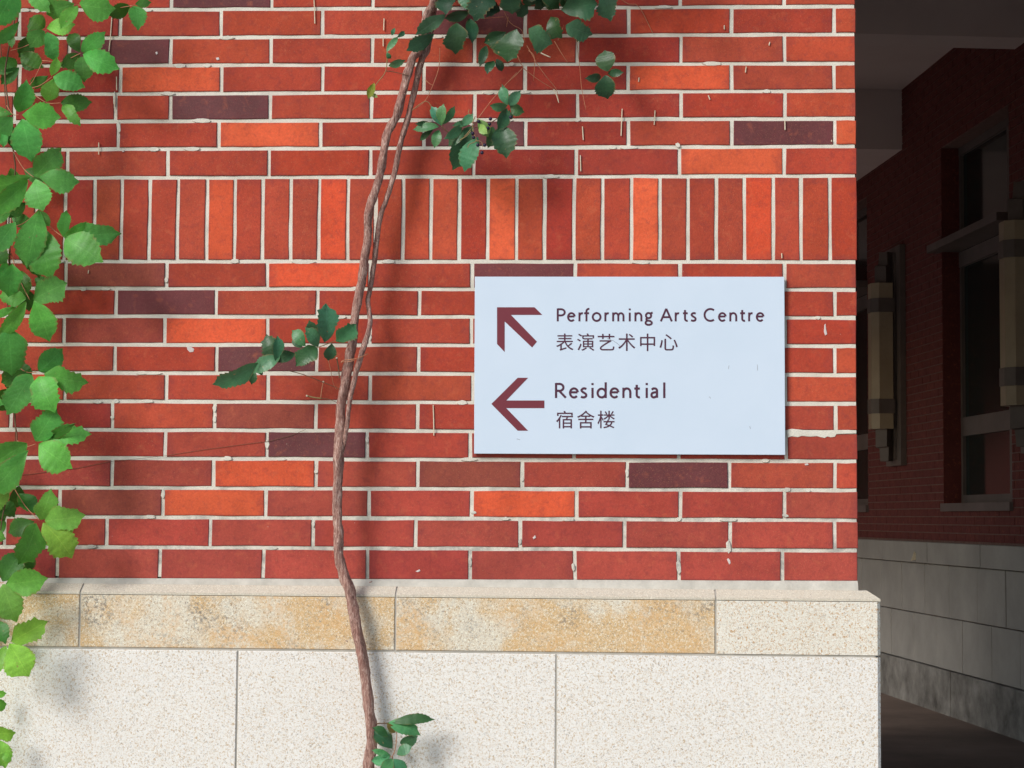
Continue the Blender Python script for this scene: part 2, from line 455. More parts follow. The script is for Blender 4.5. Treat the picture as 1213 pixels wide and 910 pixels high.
# smeared mortar over the course right of the sign, and a few dribbles at the corner
def smear(pts, name='mortar_smear', mat='mortar', y=-.0012, parent=wall, th=.0022):
    out = [px(a, b, y) for a, b in pts][::-1]
    m = MB(); m.slab([(p.x, p.z) for p in out], y, y + th, .0006)
    return m.build(name, MAT[mat], parent)
smear([(932,509.5),(938,508),(952,509.5),(970,510.2),(985,509.6),(1005,509.4),(1014.5,510),(1014.5,513.6),(1000,514),(991,514.5),(989,517.6),(984,518.2),(980,517.2),(977,519),(972,518),(968,516.8),(960,517.5),(950,516.6),(945,518),(938,517),(933,518.5)])
for a, b, w, h in [(135.5, 118, 1.6, 10), (140.5, 151, 2.5, 7), (863, 648, 3, 8), (930.5, 611, 4, 2), (560.5, 607, 4, 2), (804, 672, 3, 9), (679, 672, 2, 5), (803,172,3,3),(558,147,3,2)]:
    smear([(a-w,b-h*.6),(a,b-h),(a+w*.8,b-h*.4),(a+w,b+h*.6),(a,b+h),(a-w*.8,b+h*.3)])
cm = MB()
for i in range(80):
    (r_, js_, t_) = random.choice(ROWS)
    if random.random() < .3 and r_ > 6: x_ = random.choice(js_); y_ = (LY0[r_] + LY0[r_+1]) / 2 + random.uniform(-12, 12); ww, hh = random.uniform(1.8, 2.7), random.uniform(2, 6)
    else: x_ = random.uniform(0, 1010); k_ = random.randint(0, 17); y_ = LY0[k_] + (LY1[k_] - LY0[k_]) * (x_ - 237) / 717 + random.uniform(-.4, .8); ww, hh = random.uniform(3, 12), random.uniform(2.0, 2.8)
    if not (2 < x_ < 985) or (556 < x_ < 934 and 322 < y_ < 545): continue
    out = []
    for q in range(9):
        a_ = -2 * math.pi * q / 9; p_ = px(x_ + ww * math.cos(a_) * random.uniform(.75, 1.15), y_ - hh * math.sin(a_) * random.uniform(.8, 1.12), -.001)
        out.append((p_.x, p_.z))
    cm.slab(out[::-1], -.0005 - .000008 * i, .002 + .00001 * i, .0004)
tag(cm.build('mortar_crumb', MAT['mortar'], wall), kind='stuff')
# bright splashes and dry stalks left on the bricks
for pts in ([(221,411),(226,410.5),(230,413.5),(229,417),(225,417.5),(222,414.5)], [(861,662.5),(863,661.5),(865,664),(865.5,667),(864,669),(862.5,666)],
            [(976.5,385),(978,383.5),(978.8,391),(980,396),(977.5,397.5),(976,393)], [(184,62),(186,61),(187,63.5),(185,65)], [(255.5,68.5),(259,68),(260,70.5),(257,71.5)],
            [(631,637),(634,634),(635,637),(632,639)], [(492,677),(497,674.5),(498,676.5),(495,678)], [(144,178),(147,177.5),(147,180),(145,180)],
            [(953,549.5),(957,549),(958,551),(954,551.5)]):
    smear(pts, 'splash', 'chalk', -.0015, wall, .002)
STALK = [[(132.5,21),(131,42),(129,61)],[(138,91),(138.3,107)],[(136.5,115),(135.5,128),(138.5,138)],[(371.5,-8),(372.5,10),(373,28)],[(455,22),(454.6,36)],[(454,45),(454,55)],
 [(737,129),(736.3,146),(735.8,161)],[(776,131),(775,148)],[(884,79),(883,86)],[(929.8,143),(930,154)],[(687.5,184),(688,203)],[(513.2,480),(513.8,500),(514,516)],[(839,113),(841,118)],
 [(912,50),(911,54)],[(117,169),(117,183)],[(757,92),(756.5,97)],[(735,-1),(745,5),(757,8),(773,39)],[(690,150),(691,166)],[(926,300),(926.3,306)],[(105,320),(104.5,324)],[(858,30),(858,35)],[(985,168),(985,166)]]
for s_ in STALK:
    m = MB(); p_ = spline([tuple(px(a, b, -.003)) for a, b in s_], 3)
    m.tube(p_, .0013 if len(s_) < 4 else .0008, 5); m.build('dry_stalk', MAT['straw'] if len(s_) < 4 else MAT['stem_red'], wall)
m = MB(); th = [(22,563),(40,561.5),(70,557),(90,555),(120,549),(132,546.5),(160,544),(195,540),(240,533),(300,525),(318,523),(345,516),(362,509)]
m.tube([px(a, b, -.002) for a, b in th], .00045, 5); m.build('thread', MAT['stem_dark'], wall)

# mortar bed under the lowest course
def strip(pts_top, pts_bot, y0, y1, name, mat, parent, c=.002):
    pass
zc0 = px(600, 696.0, -.02).z                     # top of the coping
bed = MB()
n = 60; v = []; f = []
xa, xb = WLE - .3, WR - .002
for i in range(n + 1):
    X = xa + (xb - xa) * i / n
    e = noise.noise(Vector((X*12, 1, 1))) * .003
    v += [(X, .001 + e*.4, lz(18, X) + .0012), (X, -.007 + e, lz(18, X) - .006 + e), (X, -.012 + e*1.3, zc0 - .001)]
for i in range(n):
    a = i*3; f += [(a+1, a+4, a+3, a), (a+2, a+5, a+4, a+1)]
mesh_obj('mortar_bed', v, f, MAT['bed'], wall, smooth=True)

# coping, band course and base stones
YF = -.050
zc1 = px(600, 708.5, YF).z; zc2 = px(600, 771.8, YF).z; zc3 = px(600, 774.5, YF).z
XR = px(1043.5, 800, YF).x
def xj(x, y): return px(x, y, YF).x
JX = [xj(-280, 735), xj(94.5, 735), xj(468.5, 735), xj(848, 735), XR]
kinds = ['granite_warm', 'granite_warm', 'granite_warm', 'granite_pale']
for i in range(4):
    x0, x1 = JX[i] + (.0022 if i else 0), JX[i+1] - (.0022 if i < 3 else 0)
    m = MB(); last = i == 3
    tz = zc0 + random.uniform(-.0006, .0006); e = .004
    xr = x1 - (.027 if last else 0)
    m.add([(x0, .03, tz), (xr if last else x1, .03, tz), (xr, -.022, tz), (x0, -.022, tz),
           (x0, YF, zc1 + .0055), (x1, YF, zc1 + .0055), (x0, YF, zc1), (x1, YF, zc1), (x1, .03, zc1 + .0055), (x1, .03, zc1), (x0, .03, zc1)],
          [(0,3,2,1), (3,4,5,2), (4,6,7,5), (2,5,8,1), (5,7,9,8), (0,10,6,4,3), (6,10,9,7)])
    m.build('coping_stone', MAT['granite_edge'], wall)
    m = MB(); cw = .0075 if last else 0
    out = [(x0, zc2), (x1, zc2), (x1, zc1 - .0014), (x0, zc1 - .0014)]
    if last:                                     # chamfered outer arris
        zz0, zz1 = zc2, zc1 - .0014
        m.add([(x0, YF-.0, zz0), (x1-cw, YF, zz0), (x1, YF+cw, zz0), (x1, .3, zz0), (x0, .3, zz0),
               (x0, YF, zz1), (x1-cw, YF, zz1), (x1, YF+cw, zz1), (x1, .3, zz1), (x0, .3, zz1)],
              [(0,1,6,5), (1,2,7,6), (2,3,8,7), (3,4,9,8), (4,0,5,9), (5,6,7,8,9), (4,3,2,1,0)])
    else:
        m.slab(out, YF, .03, .0016)
    m.build('band_stone', MAT[kinds[i]], wall)
rows = [(zc3, zc3 - .44), (zc3 - .443, zc3 - .88), (zc3 - .883, -.05)]
jb = [[xj(-480, 850), xj(-100, 850), xj(280.5, 850), xj(658.8, 850), XR]]
jb.append([a + .21 for a in jb[0][:-1]][:-1] + [XR]); jb.append(jb[0])
for (zt, zb), js in zip(rows, jb):
    for i in range(len(js) - 1):
        x0, x1 = js[i] + (.0020 if i else 0), js[i+1] - (.0020 if i < len(js) - 2 else 0)
        m = MB(); dy = random.uniform(-.0006, .0006)
        if i == len(js) - 2:
            cw = .0075; y = YF + dy
            m.add([(x0, y, zb), (x1-cw, y, zb), (x1, y+cw, zb), (x1, .3, zb), (x0, .3, zb),
                   (x0, y, zt), (x1-cw, y, zt), (x1, y+cw, zt), (x1, .3, zt), (x0, .3, zt)],
                  [(0,1,6,5), (1,2,7,6), (2,3,8,7), (3,4,9,8), (4,0,5,9), (5,6,7,8,9), (4,3,2,1,0)])
        else: m.slab([(x0, zb), (x1, zb), (x1, zt), (x0, zt)], YF + dy, .03, .0016)
        m.build('base_stone', MAT['granite'], wall)
m = MB(); m.box((xl_end, YF + .0026, -.05), (XR - .012, .02, zc1 - .0025))
for x in JX[1:-1]:
    m.add([(x-.003, -.020, zc0-.002), (x+.003, -.020, zc0-.002), (x+.003, YF+.002, zc1+.004), (x-.003, YF+.002, zc1+.004), (x+.003, YF+.002, zc1-.002), (x-.003, YF+.002, zc1-.002)], [(0,3,2,1), (3,5,4,2)])
m.build('joint_filling', MAT['joint'], wall)
m = MB(); m.box((xl_end, YF + .001, -.05), (jb[0][0] - .01, .03, zc1)); m.build('base_extension', MAT['granite'], wall)

# ------------------------------------------------------------------ covered passage on the right
ANG = math.radians(6.793)
def pempty(name, **k): return empty(name, (CAM.x, CAM.y, 0), ANG, **k)    # local x: right, local y: depth
SW = 4.905
# returning side of the brick wall (local to world)
ret = pempty('passage_side_wall', label='brick flank of the sign wall running back into the dark passage', cat='wall')
Fm = Matrix.Translation((CAM.x, CAM.y, 0)) @ Matrix.Rotation(ANG, 4, 'Z')
Fi = Fm.inverted()
corner = Fi @ Vector((WR, .03, 0))
m = MB(); m.box((corner.x - .11, corner.y - .004, 0), (corner.x - .006, corner.y + .38, 6.0)); m.box((corner.x - .3, corner.y + .381, 0), (corner.x - .006, corner.y + 8.4, 6.0)); m.build('wall_core', MAT['mortar'], ret)  # flank length set to limit light from the unseen left opening
m = MB(); m.box((corner.x - .3, corner.y + 8.42, 3.5), (corner.x - .012, 26, 6.0)); m.build('light_blocking_lintel', MAT['brick_plain'], ret)  # added across the unseen side opening to cut light in the passage
m = MB()
def yz_brick(mb, xf, y0, y1, z0, z1, sgn):
    """brick face on plane x = xf looking towards sgn*x"""
    a = .0014; xb = xf - sgn * .03; xm = xf - sgn * a
    mb.add([(xf, y0+a, z0+a), (xf, y1-a, z0+a), (xf, y1-a, z1-a), (xf, y0+a, z1-a), (xm, y0, z0), (xm, y1, z0), (xm, y1, z1), (xm, y0, z1),
            (xb, y0, z0), (xb, y1, z0), (xb, y1, z1), (xb, y0, z1)],
           [(0,1,2,3) if sgn > 0 else (3,2,1,0)] + [(i, 4+i, 4+(i+1) % 4, (i+1) % 4)[::(-1 if sgn < 0 else 1)] for i in range(4)] + [(4+i, 8+i, 8+(i+1) % 4, 4+(i+1) % 4)[::(-1 if sgn < 0 else 1)] for i in range(4)])
for i in range(70):
    z = zc0 + .004 + i * .0693
    y = corner.y + .004 + (.12 if i % 2 else .245)
    yz_brick(m, corner.x, corner.y + .004, y - JW, z + .0047, z + .0645, 1)
    while y < corner.y + 3:
        yz_brick(m, corner.x, y + JW, y + .25 - JW, z + .0047, z + .0645, 1); y += .25
tag(m.build('brickwork', MAT['brick_plain'], ret), kind='stuff')
m = MB(); m.box((corner.x - .3, corner.y + .28, 0), (corner.x + .05, corner.y + 8.41, zc0)); m.build('base_stone', MAT['granite'], ret)

pw = pempty('passage_wall', label='dim brick and stone wall with tall windows deep inside the passage on the right', cat='wall')
T0, T1 = 8.0, 24.0
OPEN = [(14.70, 16.50), (19.10, 20.9), (10.3, 12.1)]
ZS, ZH = 1.80, 4.90
CEIL = 5.7
m = MB()                                        # backing wall with the window openings left out
def seg_wall(mb, x0, x1, zlo, zhi):
    ed = T0
    for a, b in sorted(OPEN):
        mb.box((x0, ed, zlo), (x1, a, zhi)); mb.box((x0, a, zlo), (x1, b, ZS)); mb.box((x0, a, ZH), (x1, b, zhi)); ed = b
    mb.box((x0, ed, zlo), (x1, T1, zhi))
seg_wall(m, SW + .006, SW + .35, 0, 6.3)
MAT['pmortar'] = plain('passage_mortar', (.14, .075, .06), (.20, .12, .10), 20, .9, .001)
m.build('mortar', MAT['pmortar'], pw)
m = MB(); z = 1.475; i = 0
while z < CEIL:
    y = 12.4 + (.125 if i % 2 else 0)
    while y < 20.8:
        a, b = y + JW, y + .25 - JW; zz0, zz1 = z + .0045, z + .0655
        cuts = [(a, b)]
        if zz1 > ZS and zz0 < ZH:
            for (o0, o1) in OPEN:
                nc = []
                for (c0, c1) in cuts:
                    if c1 <= o0 or c0 >= o1: nc.append((c0, c1))
                    else:
                        if c0 < o0 - .01: nc.append((c0, o0))
                        if c1 > o1 + .01: nc.append((o1, c1))
                cuts = nc
        for c0, c1 in cuts: yz_brick(m, SW + random.uniform(-.001, .001), c0, c1, zz0, zz1, -1)
        y += .25
    z += .07; i += 1
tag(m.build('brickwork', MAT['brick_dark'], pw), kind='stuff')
m = MB()
for (a, b) in OPEN: m.box((SW - .004, b - .002, ZS), (SW + .28, b + .004, ZH)); 
m.build('reveal', MAT['brick_dark'], pw)
# stone courses: every block its own piece
def block(name, y0, y1, z0, z1, proud, mat):
    m = MB(); xf = SW - proud; c = .004
    m.add([(xf, y0+c, z0+c), (xf, y1-c, z0+c), (xf, y1-c, z1-c), (xf, y0+c, z1-c), (xf+c, y0, z0), (xf+c, y1, z0), (xf+c, y1, z1), (xf+c, y0, z1),
           (SW+.02, y0, z0), (SW+.02, y1, z0), (SW+.02, y1, z1), (SW+.02, y0, z1)],
          [(3,2,1,0)] + [(i, (i+1) % 4, 4+(i+1) % 4, 4+i) for i in range(4)] + [(4+i, 4+(i+1) % 4, 8+(i+1) % 4, 8+i) for i in range(4)])
    return m.build(name, MAT[mat], pw)
def course(js, z0, z1, proud, mat, name='stone_block'):
    for a, b in zip(js, js[1:]): block(name, a + .005, b - .008, z0, z1, proud + random.uniform(-.003, .003), mat)
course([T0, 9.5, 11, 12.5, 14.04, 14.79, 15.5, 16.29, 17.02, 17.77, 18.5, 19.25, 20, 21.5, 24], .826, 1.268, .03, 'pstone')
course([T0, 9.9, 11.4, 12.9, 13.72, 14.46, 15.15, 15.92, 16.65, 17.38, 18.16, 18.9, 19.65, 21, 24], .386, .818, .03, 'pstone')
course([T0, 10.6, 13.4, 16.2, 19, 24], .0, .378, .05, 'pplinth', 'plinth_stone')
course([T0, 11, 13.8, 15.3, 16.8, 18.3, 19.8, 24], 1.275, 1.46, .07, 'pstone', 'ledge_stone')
# windows
for (a, b) in OPEN:
    xf = SW + .15; m = MB(); w = .05
    m.box((xf, a, ZS), (xf+.07, b, ZS+.07)); m.box((xf, a, ZH-.07), (xf+.07, b, ZH))
    m.box((xf+.002, a, ZS+.07), (xf+.068, a+w, ZH-.07)); m.box((xf+.002, b-w, ZS+.07), (xf+.068, b, ZH-.07))
    m.box((xf-.01, a+.32, ZS+.07), (xf+.06, a+.47, ZH-.07))
    m.box((xf+.004, a+w, 2.38), (xf+.066, a+.32, 2.54)); m.box((xf+.004, a+.47, 2.38), (xf+.066, b-w, 2.54))
    wn_ = m.build('window', MAT['frame'], pw)
    m = MB(); m.box((SW - .11, a - .02, 3.985), (SW + .148, b + .10, 4.05)); m.box((SW + .145, a + .001, 3.85), (xf + .072, b - .001, 3.98)); m.build('transom', MAT['frame'], wn_)
    m = MB(); m.box((SW - .03, a - .02, ZS - .07), (SW + .16, b + .02, ZS - .002)); m.build('sill', MAT['frame'], wn_)
    for (p0, p1) in ((a+w, a+.32), (a+.47, b-w)):
        for (q0, q1) in ((ZS+.07, 2.38), (2.54, ZH-.07)):
            m = MB(); m.box((xf+.03, p0+.001, q0+.001), (xf+.038, p1-.001, q1-.001)); m.build('pane', MAT['glass'], wn_)
m = MB(); m.box((SW + .6, T0, 0), (SW + .65, T1, 6.3)); m.build('inner_wall', MAT['frame'], pw)

# two lanterns on the passage wall
def lantern(t, label):
    e = empty('wall_lantern', Fm @ Vector((SW, t, 2.16)), ANG, label, 'wall lamp', 'tall lanterns on the passage wall')
    m = MB(); m.box((-.055, -.22, 0), (-.001, .30, 2.06)); m.box((-.075, -.08, .06), (-.056, .16, 2.0)); m.build('back_plate', MAT['bracket'], e)
    z = .34
    def prism(mb, z0, z1, g):
        o = [(-.095+g, -.12-g), (-.225-g, -.12-g), (-.285-g, -.06), (-.285-g, .06), (-.225-g, .12+g), (-.095+g, .12+g)]
        n = len(o)
        mb.add([(x, y, z0) for x, y in o] + [(x, y, z1) for x, y in o],
               [tuple(range(n))[::-1], tuple(range(n, 2*n))] + [(i, (i+1) % n, n+(i+1) % n, n+i) for i in range(n)])
    for z0, z1 in ((.34, .485), (.62, 1.435), (1.565, 1.71)):
        m = MB(); prism(m, z0 + .001, z1 - .001, 0); m.build('shade', MAT['cream'], e)
    for z0, z1 in ((.485, .62), (1.435, 1.565)):
        m = MB(); prism(m, z0, z1, .008); m.build('band', MAT['bracket'], e)
    for s, zz in ((1, 1.71), (-1, .34)):
        m = MB(); pts = [(-.15, 0, zz - s*.001), (-.15, 0, zz + s*.16), (-.13, 0, zz + s*.17), (-.13, 0, zz + s*.30)]
        m.tube(pts, [.085, .085, .07, .06], 4); m.build('bracket', MAT['bracket'], e)
    return e
lantern(17.9, 'cream glass wall lantern farther down the dark passage, left of the tall window')
lantern(14.03, 'nearer cream glass wall lantern cut off by the right edge of the photo')

# unseen mass added over wall and passage to block the sun
up = tag(empty('sun_blocker', (0, 0, 6.0), 0, 'unseen brick mass added above the wall and covered passage to block the sun', 'light blocker'))
m = MB(); m.box((-9, .001, 6.001), (9, 1.4, 12.5)); m.v = [v - Vector((0, 0, 6.0)) for v in m.v]; m.build('wall', MAT['brick_plain'], up)
fe = pempty('added_end_wall', label='unseen brick wall added at the passage end to darken the window reflections', cat='wall')  # added out of sight so the window glass reflects something dark
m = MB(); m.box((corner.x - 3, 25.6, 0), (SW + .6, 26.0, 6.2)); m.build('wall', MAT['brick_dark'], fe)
# ceiling, beams, far end, floor
ce = pempty('ceiling'); tag(ce, kind='structure')
m = MB(); m.box((corner.x - .29, corner.y + .38, CEIL), (SW + .34, 17.77, 6.0)); m.build('ceiling_slab', MAT['ceiling'], ce)
m = MB(); m.box((corner.x - .28, 17.775, 5.13), (SW + .33, 25.5, 6.0)); m.build('dropped_ceiling', MAT['ceiling'], ce)
m = MB(); m.box((corner.x - .27, 14.17, 5.30), (SW + .32, 14.53, CEIL - .002)); m.build('beam', MAT['ceiling'], ce)
m = MB(); m.box((corner.x - .27, 9.5, 5.30), (SW + .32, 9.86, CEIL - .002)); m.build('beam', MAT['ceiling'], ce)
m = MB(); m.box((corner.x - .3, corner.y - .0, -.05), (SW + .4, 25.6, .004))
fl = m.build('path', MAT['floor']); tag(fl, kind='structure'); fl.matrix_world = Fm

# ------------------------------------------------------------------ sign
YS = -.0135
sc_ = [px(562.5, 327.8, YS), px(929.2, 328, YS), px(930.2, 539, YS), px(561.6, 537.5, YS)]
org = (sc_[0] + sc_[2]) / 2
sign = empty('direction_sign', Vector((org.x, 0, sc_[2].z)), 0, 'white rectangular direction sign with two maroon arrows and English and Chinese lettering', 'sign')
def under(o):                                    # parent without moving
    o.parent = sign; o.matrix_parent_inverse = Matrix.Translation(-sign.location); return o
o_ = [(sc_[3].x, sc_[3].z), (sc_[2].x, sc_[2].z), (sc_[1].x, sc_[1].z), (sc_[0].x, sc_[0].z)]
m = MB(); m.slab(o_, YS, YS + .009, .0006); under(m.build('panel', MAT['panel']))
for a, b in ((600, 350), (890, 350), (600, 515), (890, 515)):
    m = MB(); q = px(a, b, YS); m.box((q.x - .012, YS + .0092, q.z - .012), (q.x + .012, .001, q.z + .012))
    under(m.build('mount', MAT['edge']))
lift = [0]
def flat_poly(pts, name, mat, y=None, mb=None):
    y = YS - .0004 if y is None else y
    m = mb or MB(); v = [px(a, b, y) for a, b in pts]
    m.add(v, [tuple(range(len(v)))])
    return m
def arrow(polys, name='arrow'):
    m = MB()
    for i, pl in enumerate(polys): flat_poly(pl, name, 'print', YS - .0004 - .00004*i, m)
    return under(m.build(name, MAT['print']))
def cr(x, y): return (550 + x/6.065, 310 + y/6.065)
arrow([[cr(235,328), cr(235,592), cr(290,650), cr(290,430), cr(487,617), cr(522,575), cr(335,383), cr(560,383), cr(505,328)]])
def cr2(x, y): return (570 + x/6.065, 430 + y/6.065)
arrow([[cr2(73,295), cr2(262,487), cr2(337,487), cr2(180,325), cr2(454,325), cr2(454,270), cr2(180,270), cr2(337,107), cr2(262,107)]])

def arc(cx, cz, rx, rz, a0, a1, n=12):
    return [(cx + rx*math.cos(math.radians(a0+(a1-a0)*i/n)), cz + rz*math.sin(math.radians(a0+(a1-a0)*i/n))) for i in range(n+1)]
G = {
 'P': [[(.07,0),(.07,1)], [(.07,.94)] + arc(.32,.70,.29,.24,90,-90) + [(.07,.46)]],
 'R': [[(.07,0),(.07,1)], [(.07,.94)] + arc(.30,.71,.26,.23,90,-90) + [(.07,.48)], [(.28,.48),(.72,.02)]],
 'e': [[(.07,.38),(.56,.38)], arc(.33,.34,.26,.30,8,318,20)],
 'r': [[(.07,0),(.07,.69)], arc(.27,.38,.20,.25,180,70,6)],
 'f': [[(.2,0),(.2,.76)] + arc(.38,.76,.18,.21,180,75,6), [(.02,.63),(.40,.63)]],
 'o': [arc(.36,.34,.30,.305,0,360,26)],
 'm': [[(.07,0),(.07,.69)], arc(.27,.40,.20,.235,180,0,10) + [(.47,0)], arc(.67,.40,.20,.235,180,0,10) + [(.87,0)]],
 'n': [[(.07,0),(.07,.69)], arc(.30,.38,.23,.26,180,0,10) + [(.53,0)]],
 'i': [[(.07,0),(.07,.68)], [(.07,.86),(.07,1.0)]],
 'l': [[(.07,0),(.07,1.04)]],
 'g': [arc(.30,.45,.20,.20,0,360,20), [(.42,.61),(.62,.68)], [(.20,.28),(.13,.18),(.15,.09),(.30,.05),(.45,.02),(.54,-.06)] + arc(.31,-.13,.24,.14,10,-180,12) + [(.09,-.04),(.18,.04)]],
 'A': [[(.03,0),(.45,.98)], [(.45,.98),(.88,0)], [(.19,.33),(.71,.33)]],
 't': [[(.17,.88),(.17,.2)] + arc(.33,.2,.16,.155,180,290,6), [(.01,.63),(.38,.63)]],
 's': [spline([(.41,.60),(.30,.645),(.17,.62),(.09,.52),(.15,.42),(.27,.345),(.38,.26),(.40,.15),(.32,.065),(.18,.045),(.05,.09)], 2)],
 'C': [arc(.52,.5,.45,.46,52,308,24)],
 'd': [arc(.34,.33,.27,.29,0,360,22), [(.61,0),(.61,1.05)]],
 'a': [[(.08,.56),(.20,.64)] + arc(.28,.49,.16,.15,95,0,6) + [(.44,.02)], [(.44,.40),(.24,.37)] + arc(.22,.20,.15,.16,105,275,8) + [(.36,.08),(.44,.17)]],
}
def ribbon(mb, pl, hw, X, Y, sc, y):
    P = [Vector(p) for p in pl]; P = [p for i, p in enumerate(P) if i == 0 or (p - P[i-1]).length > 1e-3]
    n = len(P); L = []; R = []
    closed = (P[0] - P[-1]).length < 1e-4
    for i in range(n):
        a = P[i-1] if i > 0 else (P[-2] if closed else None); b = P[i+1] if i < n-1 else (P[1] if closed else None)
        d1 = (P[i] - a).normalized() if a is not None else (b - P[i]).normalized()
        d2 = (b - P[i]).normalized() if b is not None else d1
        n1 = Vector((-d1.y, d1.x)); n2 = Vector((-d2.y, d2.x)); mm = n1 + n2
        mm = mm * (2 / max(mm.length_squared, 1.0)) if mm.length > .1 else n1
        L.append(P[i] + mm * hw); R.append(P[i] - mm * hw)
    v = [px(X + p.x*sc, Y - p.y*sc, y) for p in L + R]
    mb.add(v, [(i, n+i, n+i+1, i+1) for i in range(n-1)])
def line(text, xs, base, sc, hw, name):
    mb = MB(); c = 0
    for ch, x in zip(text, xs):
        for pl in G[ch]:
            ribbon(mb, pl, hw, x, base, sc, YS - .0004 - .00003 * (c % 3)); c += 1
    o = under(mb.build(name, MAT['ink'])); return o
line('PerformingArtsCentre', [659.6,671.8,685.3,691.6,701.2,716.0,725.2,744.9,751.6,763.6,782.3,799.3,808.8,817.8,833.5,850.6,864.0,876.6,886.3,895.4], 380.8, 15.3, .076, 'lettering')
line('Residential', [657.4,674.0,687.2,700.6,706.6,722.0,737.2,751.2,764.8,770.4,785.6], 471.6, 17.8, .074, 'lettering')
dg = None
def glyph(ch, x0, x1, y0, y1, k):
    cu = bpy.data.curves.new('lettering', 'FONT'); cu.body = ch; cu.size = 1; cu.offset = .002
    ob = bpy.data.objects.new('lettering', cu); COL.objects.link(ob)
    bpy.context.view_layer.update()
    dgp = bpy.context.evaluated_depsgraph_get()
    me = bpy.data.meshes.new_from_object(ob.evaluated_get(dgp), depsgraph=dgp)
    vs = [Vector(v.co) for v in me.vertices]; fs = [tuple(p.vertices) for p in me.polygons]
    bpy.data.objects.remove(ob); bpy.data.curves.remove(cu); bpy.data.meshes.remove(me)
    if not vs: return [], []
    ax, bx = min(v.x for v in vs), max(v.x for v in vs); ay, by = min(v.y for v in vs), max(v.y for v in vs)
    return [px(x0 + (v.x-ax)/(bx-ax)*(x1-x0), y1 - (v.y-ay)/(by-ay)*(y1-y0), YS - .0005) for v in vs], fs
mb = MB()
for ch, b in zip('表演艺术中心', [(658.8,679.3,395.2,415.6),(683.5,704,395.0,415.6),(708,727.8,395.6,415.2),(732.2,752.6,395.2,415.8),(758.2,776,395.2,416),(781.2,802.7,396,415.2)]):
    mb.add(*glyph(ch, *b, 0))
under(mb.build('lettering', MAT['ink']))
mb = MB()
for ch, b in zip('宿舍楼', [(658.7,678.6,486.8,507.6),(683.6,704.2,486.4,507.6),(707.7,728.3,486.6,507.4)]):
    mb.add(*glyph(ch, *b, 0))
under(mb.build('lettering', MAT['ink']))

for pts in ([(719,401),(726,403.5),(732,407.5),(735,411)], [(863.5,433),(863,437)], [(897,432),(897.4,439)], [(840,470),(842,472)], [(612,520),(616,521)], [(888,505),(889,508)]):
    m = MB(); m.tube([px(a, b, YS - .0002) for a, b in pts], .0005, 4); under(m.build('scuff', MAT['edge']))

# ------------------------------------------------------------------ leaves
def leaf(parent, b, t, w, d=.09, col=(.07, .26, .055), mat='leaf', dark=False, lobed=False, roll=None, dt=None, fold=None):
    """b, t: base and tip in photo pixels, w: blade width in pixels, d: distance from the wall"""
    dt = random.uniform(-.018, .030) if dt is None else dt
    B = px(b[0], b[1], -d); T = px(t[0], t[1], -d - dt)
    ax = T - B; Ln = ax.length; ax.normalize()
    view = (CAM - B).normalized()
    up = Vector((0, 0, 1))
    nr = (view - ax * view.dot(ax)).normalized()
    ro = random.uniform(-.45, .45) if roll is None else roll
    nr = Matrix.Rotation(ro, 3, ax) @ nr
    sd = ax.cross(nr).normalized()
    W = w * .002035 / math.cos(ro) * .5
    N = 36; fold = random.uniform(.05, .38) if fold is None else fold
    curl = random.uniform(-.02, .20); pl = random.uniform(.01, .022); ph = random.random() * 6
    skew = random.uniform(-.10, .10); peak = random.uniform(.46, .60)
    nt = random.choice((6, 7, 8)); tooth = random.uniform(.10, .19) * (1.3 if lobed else 1) * (1.12 if mat == 'leaf_dark' else 1)
    cols = (-1, -.5, 0, .5, 1)
    v = []; f = []; uv = []
    for i in range(N + 1):
        s = i / N
        for c in cols:
            side = -1 if c < 0 else 1
            a = s ** (math.log(.5) / math.log(peak + side * skew * .5))
            h = max(0.0, math.sin(math.pi * a)) ** .78
            if s > .84: h *= 1 - .62 * ((s - .84) / .16) ** .6
            if s > .3:
                q = (s - .3) / .7 * nt + (0.15 if side > 0 else .4)
                h += ((q % 1.0) ** 1.3 - .45) * tooth * min(1, (1 - s) * 6) * min(1, (s - .3) * 5)
            if lobed: h *= 1 + .18 * math.sin(s * 9 + side)
            h = max(h, .012 if 0 < s < 1 else 0)
            X = c * h * W * (1 + side * skew)
            bendx = math.sin(s * math.pi) * skew * .25 * Ln
            z = abs(c) * h * W * fold - curl * Ln * s * s * .8 + Ln * .10 * math.sin(s * math.pi)
            z += pl * Ln * math.sin((s - abs(c) * h * .35) * 2 * math.pi * 6 + ph) * abs(c) * .35
            z += Ln * .03 * noise.noise(Vector((s * 3 + ph, c * 1.5, ph * 3)))
            v.append(B + ax * (s * Ln) + sd * (X + bendx) + nr * z); uv.append((.5 + c * .5, s))
    m = len(cols)
    for i in range(N):
        for j in range(m - 1):
            f.append((i*m+j, i*m+j+1, (i+1)*m+j+1, (i+1)*m+j))
    k = random.uniform(.82, 1.2)
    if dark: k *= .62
    cc = (col[0] * k * random.uniform(.8, 1.3), col[1] * k, col[2] * k * random.uniform(.8, 1.3))
    return mesh_obj('leaf', v, f, MAT[mat], parent, smooth=True, color=cc, loc=B, uv=uv)

def twig(parent, pts, r, mat, name='stem', d=.08, k=4, n=6, wob=.1):
    """pts: (x, y[, d]) in pixels"""
    P = spline([tuple(px(p[0], p[1], -(p[2] if len(p) > 2 else d))) for p in pts], k)
    m = MB(); nn = len(P)
    rr = [r * (1 - .35 * i / nn) for i in range(nn)] if not isinstance(r, list) else r
    m.tube(P, rr, n, wob); return m.build(name, MAT[mat], parent, smooth=True)

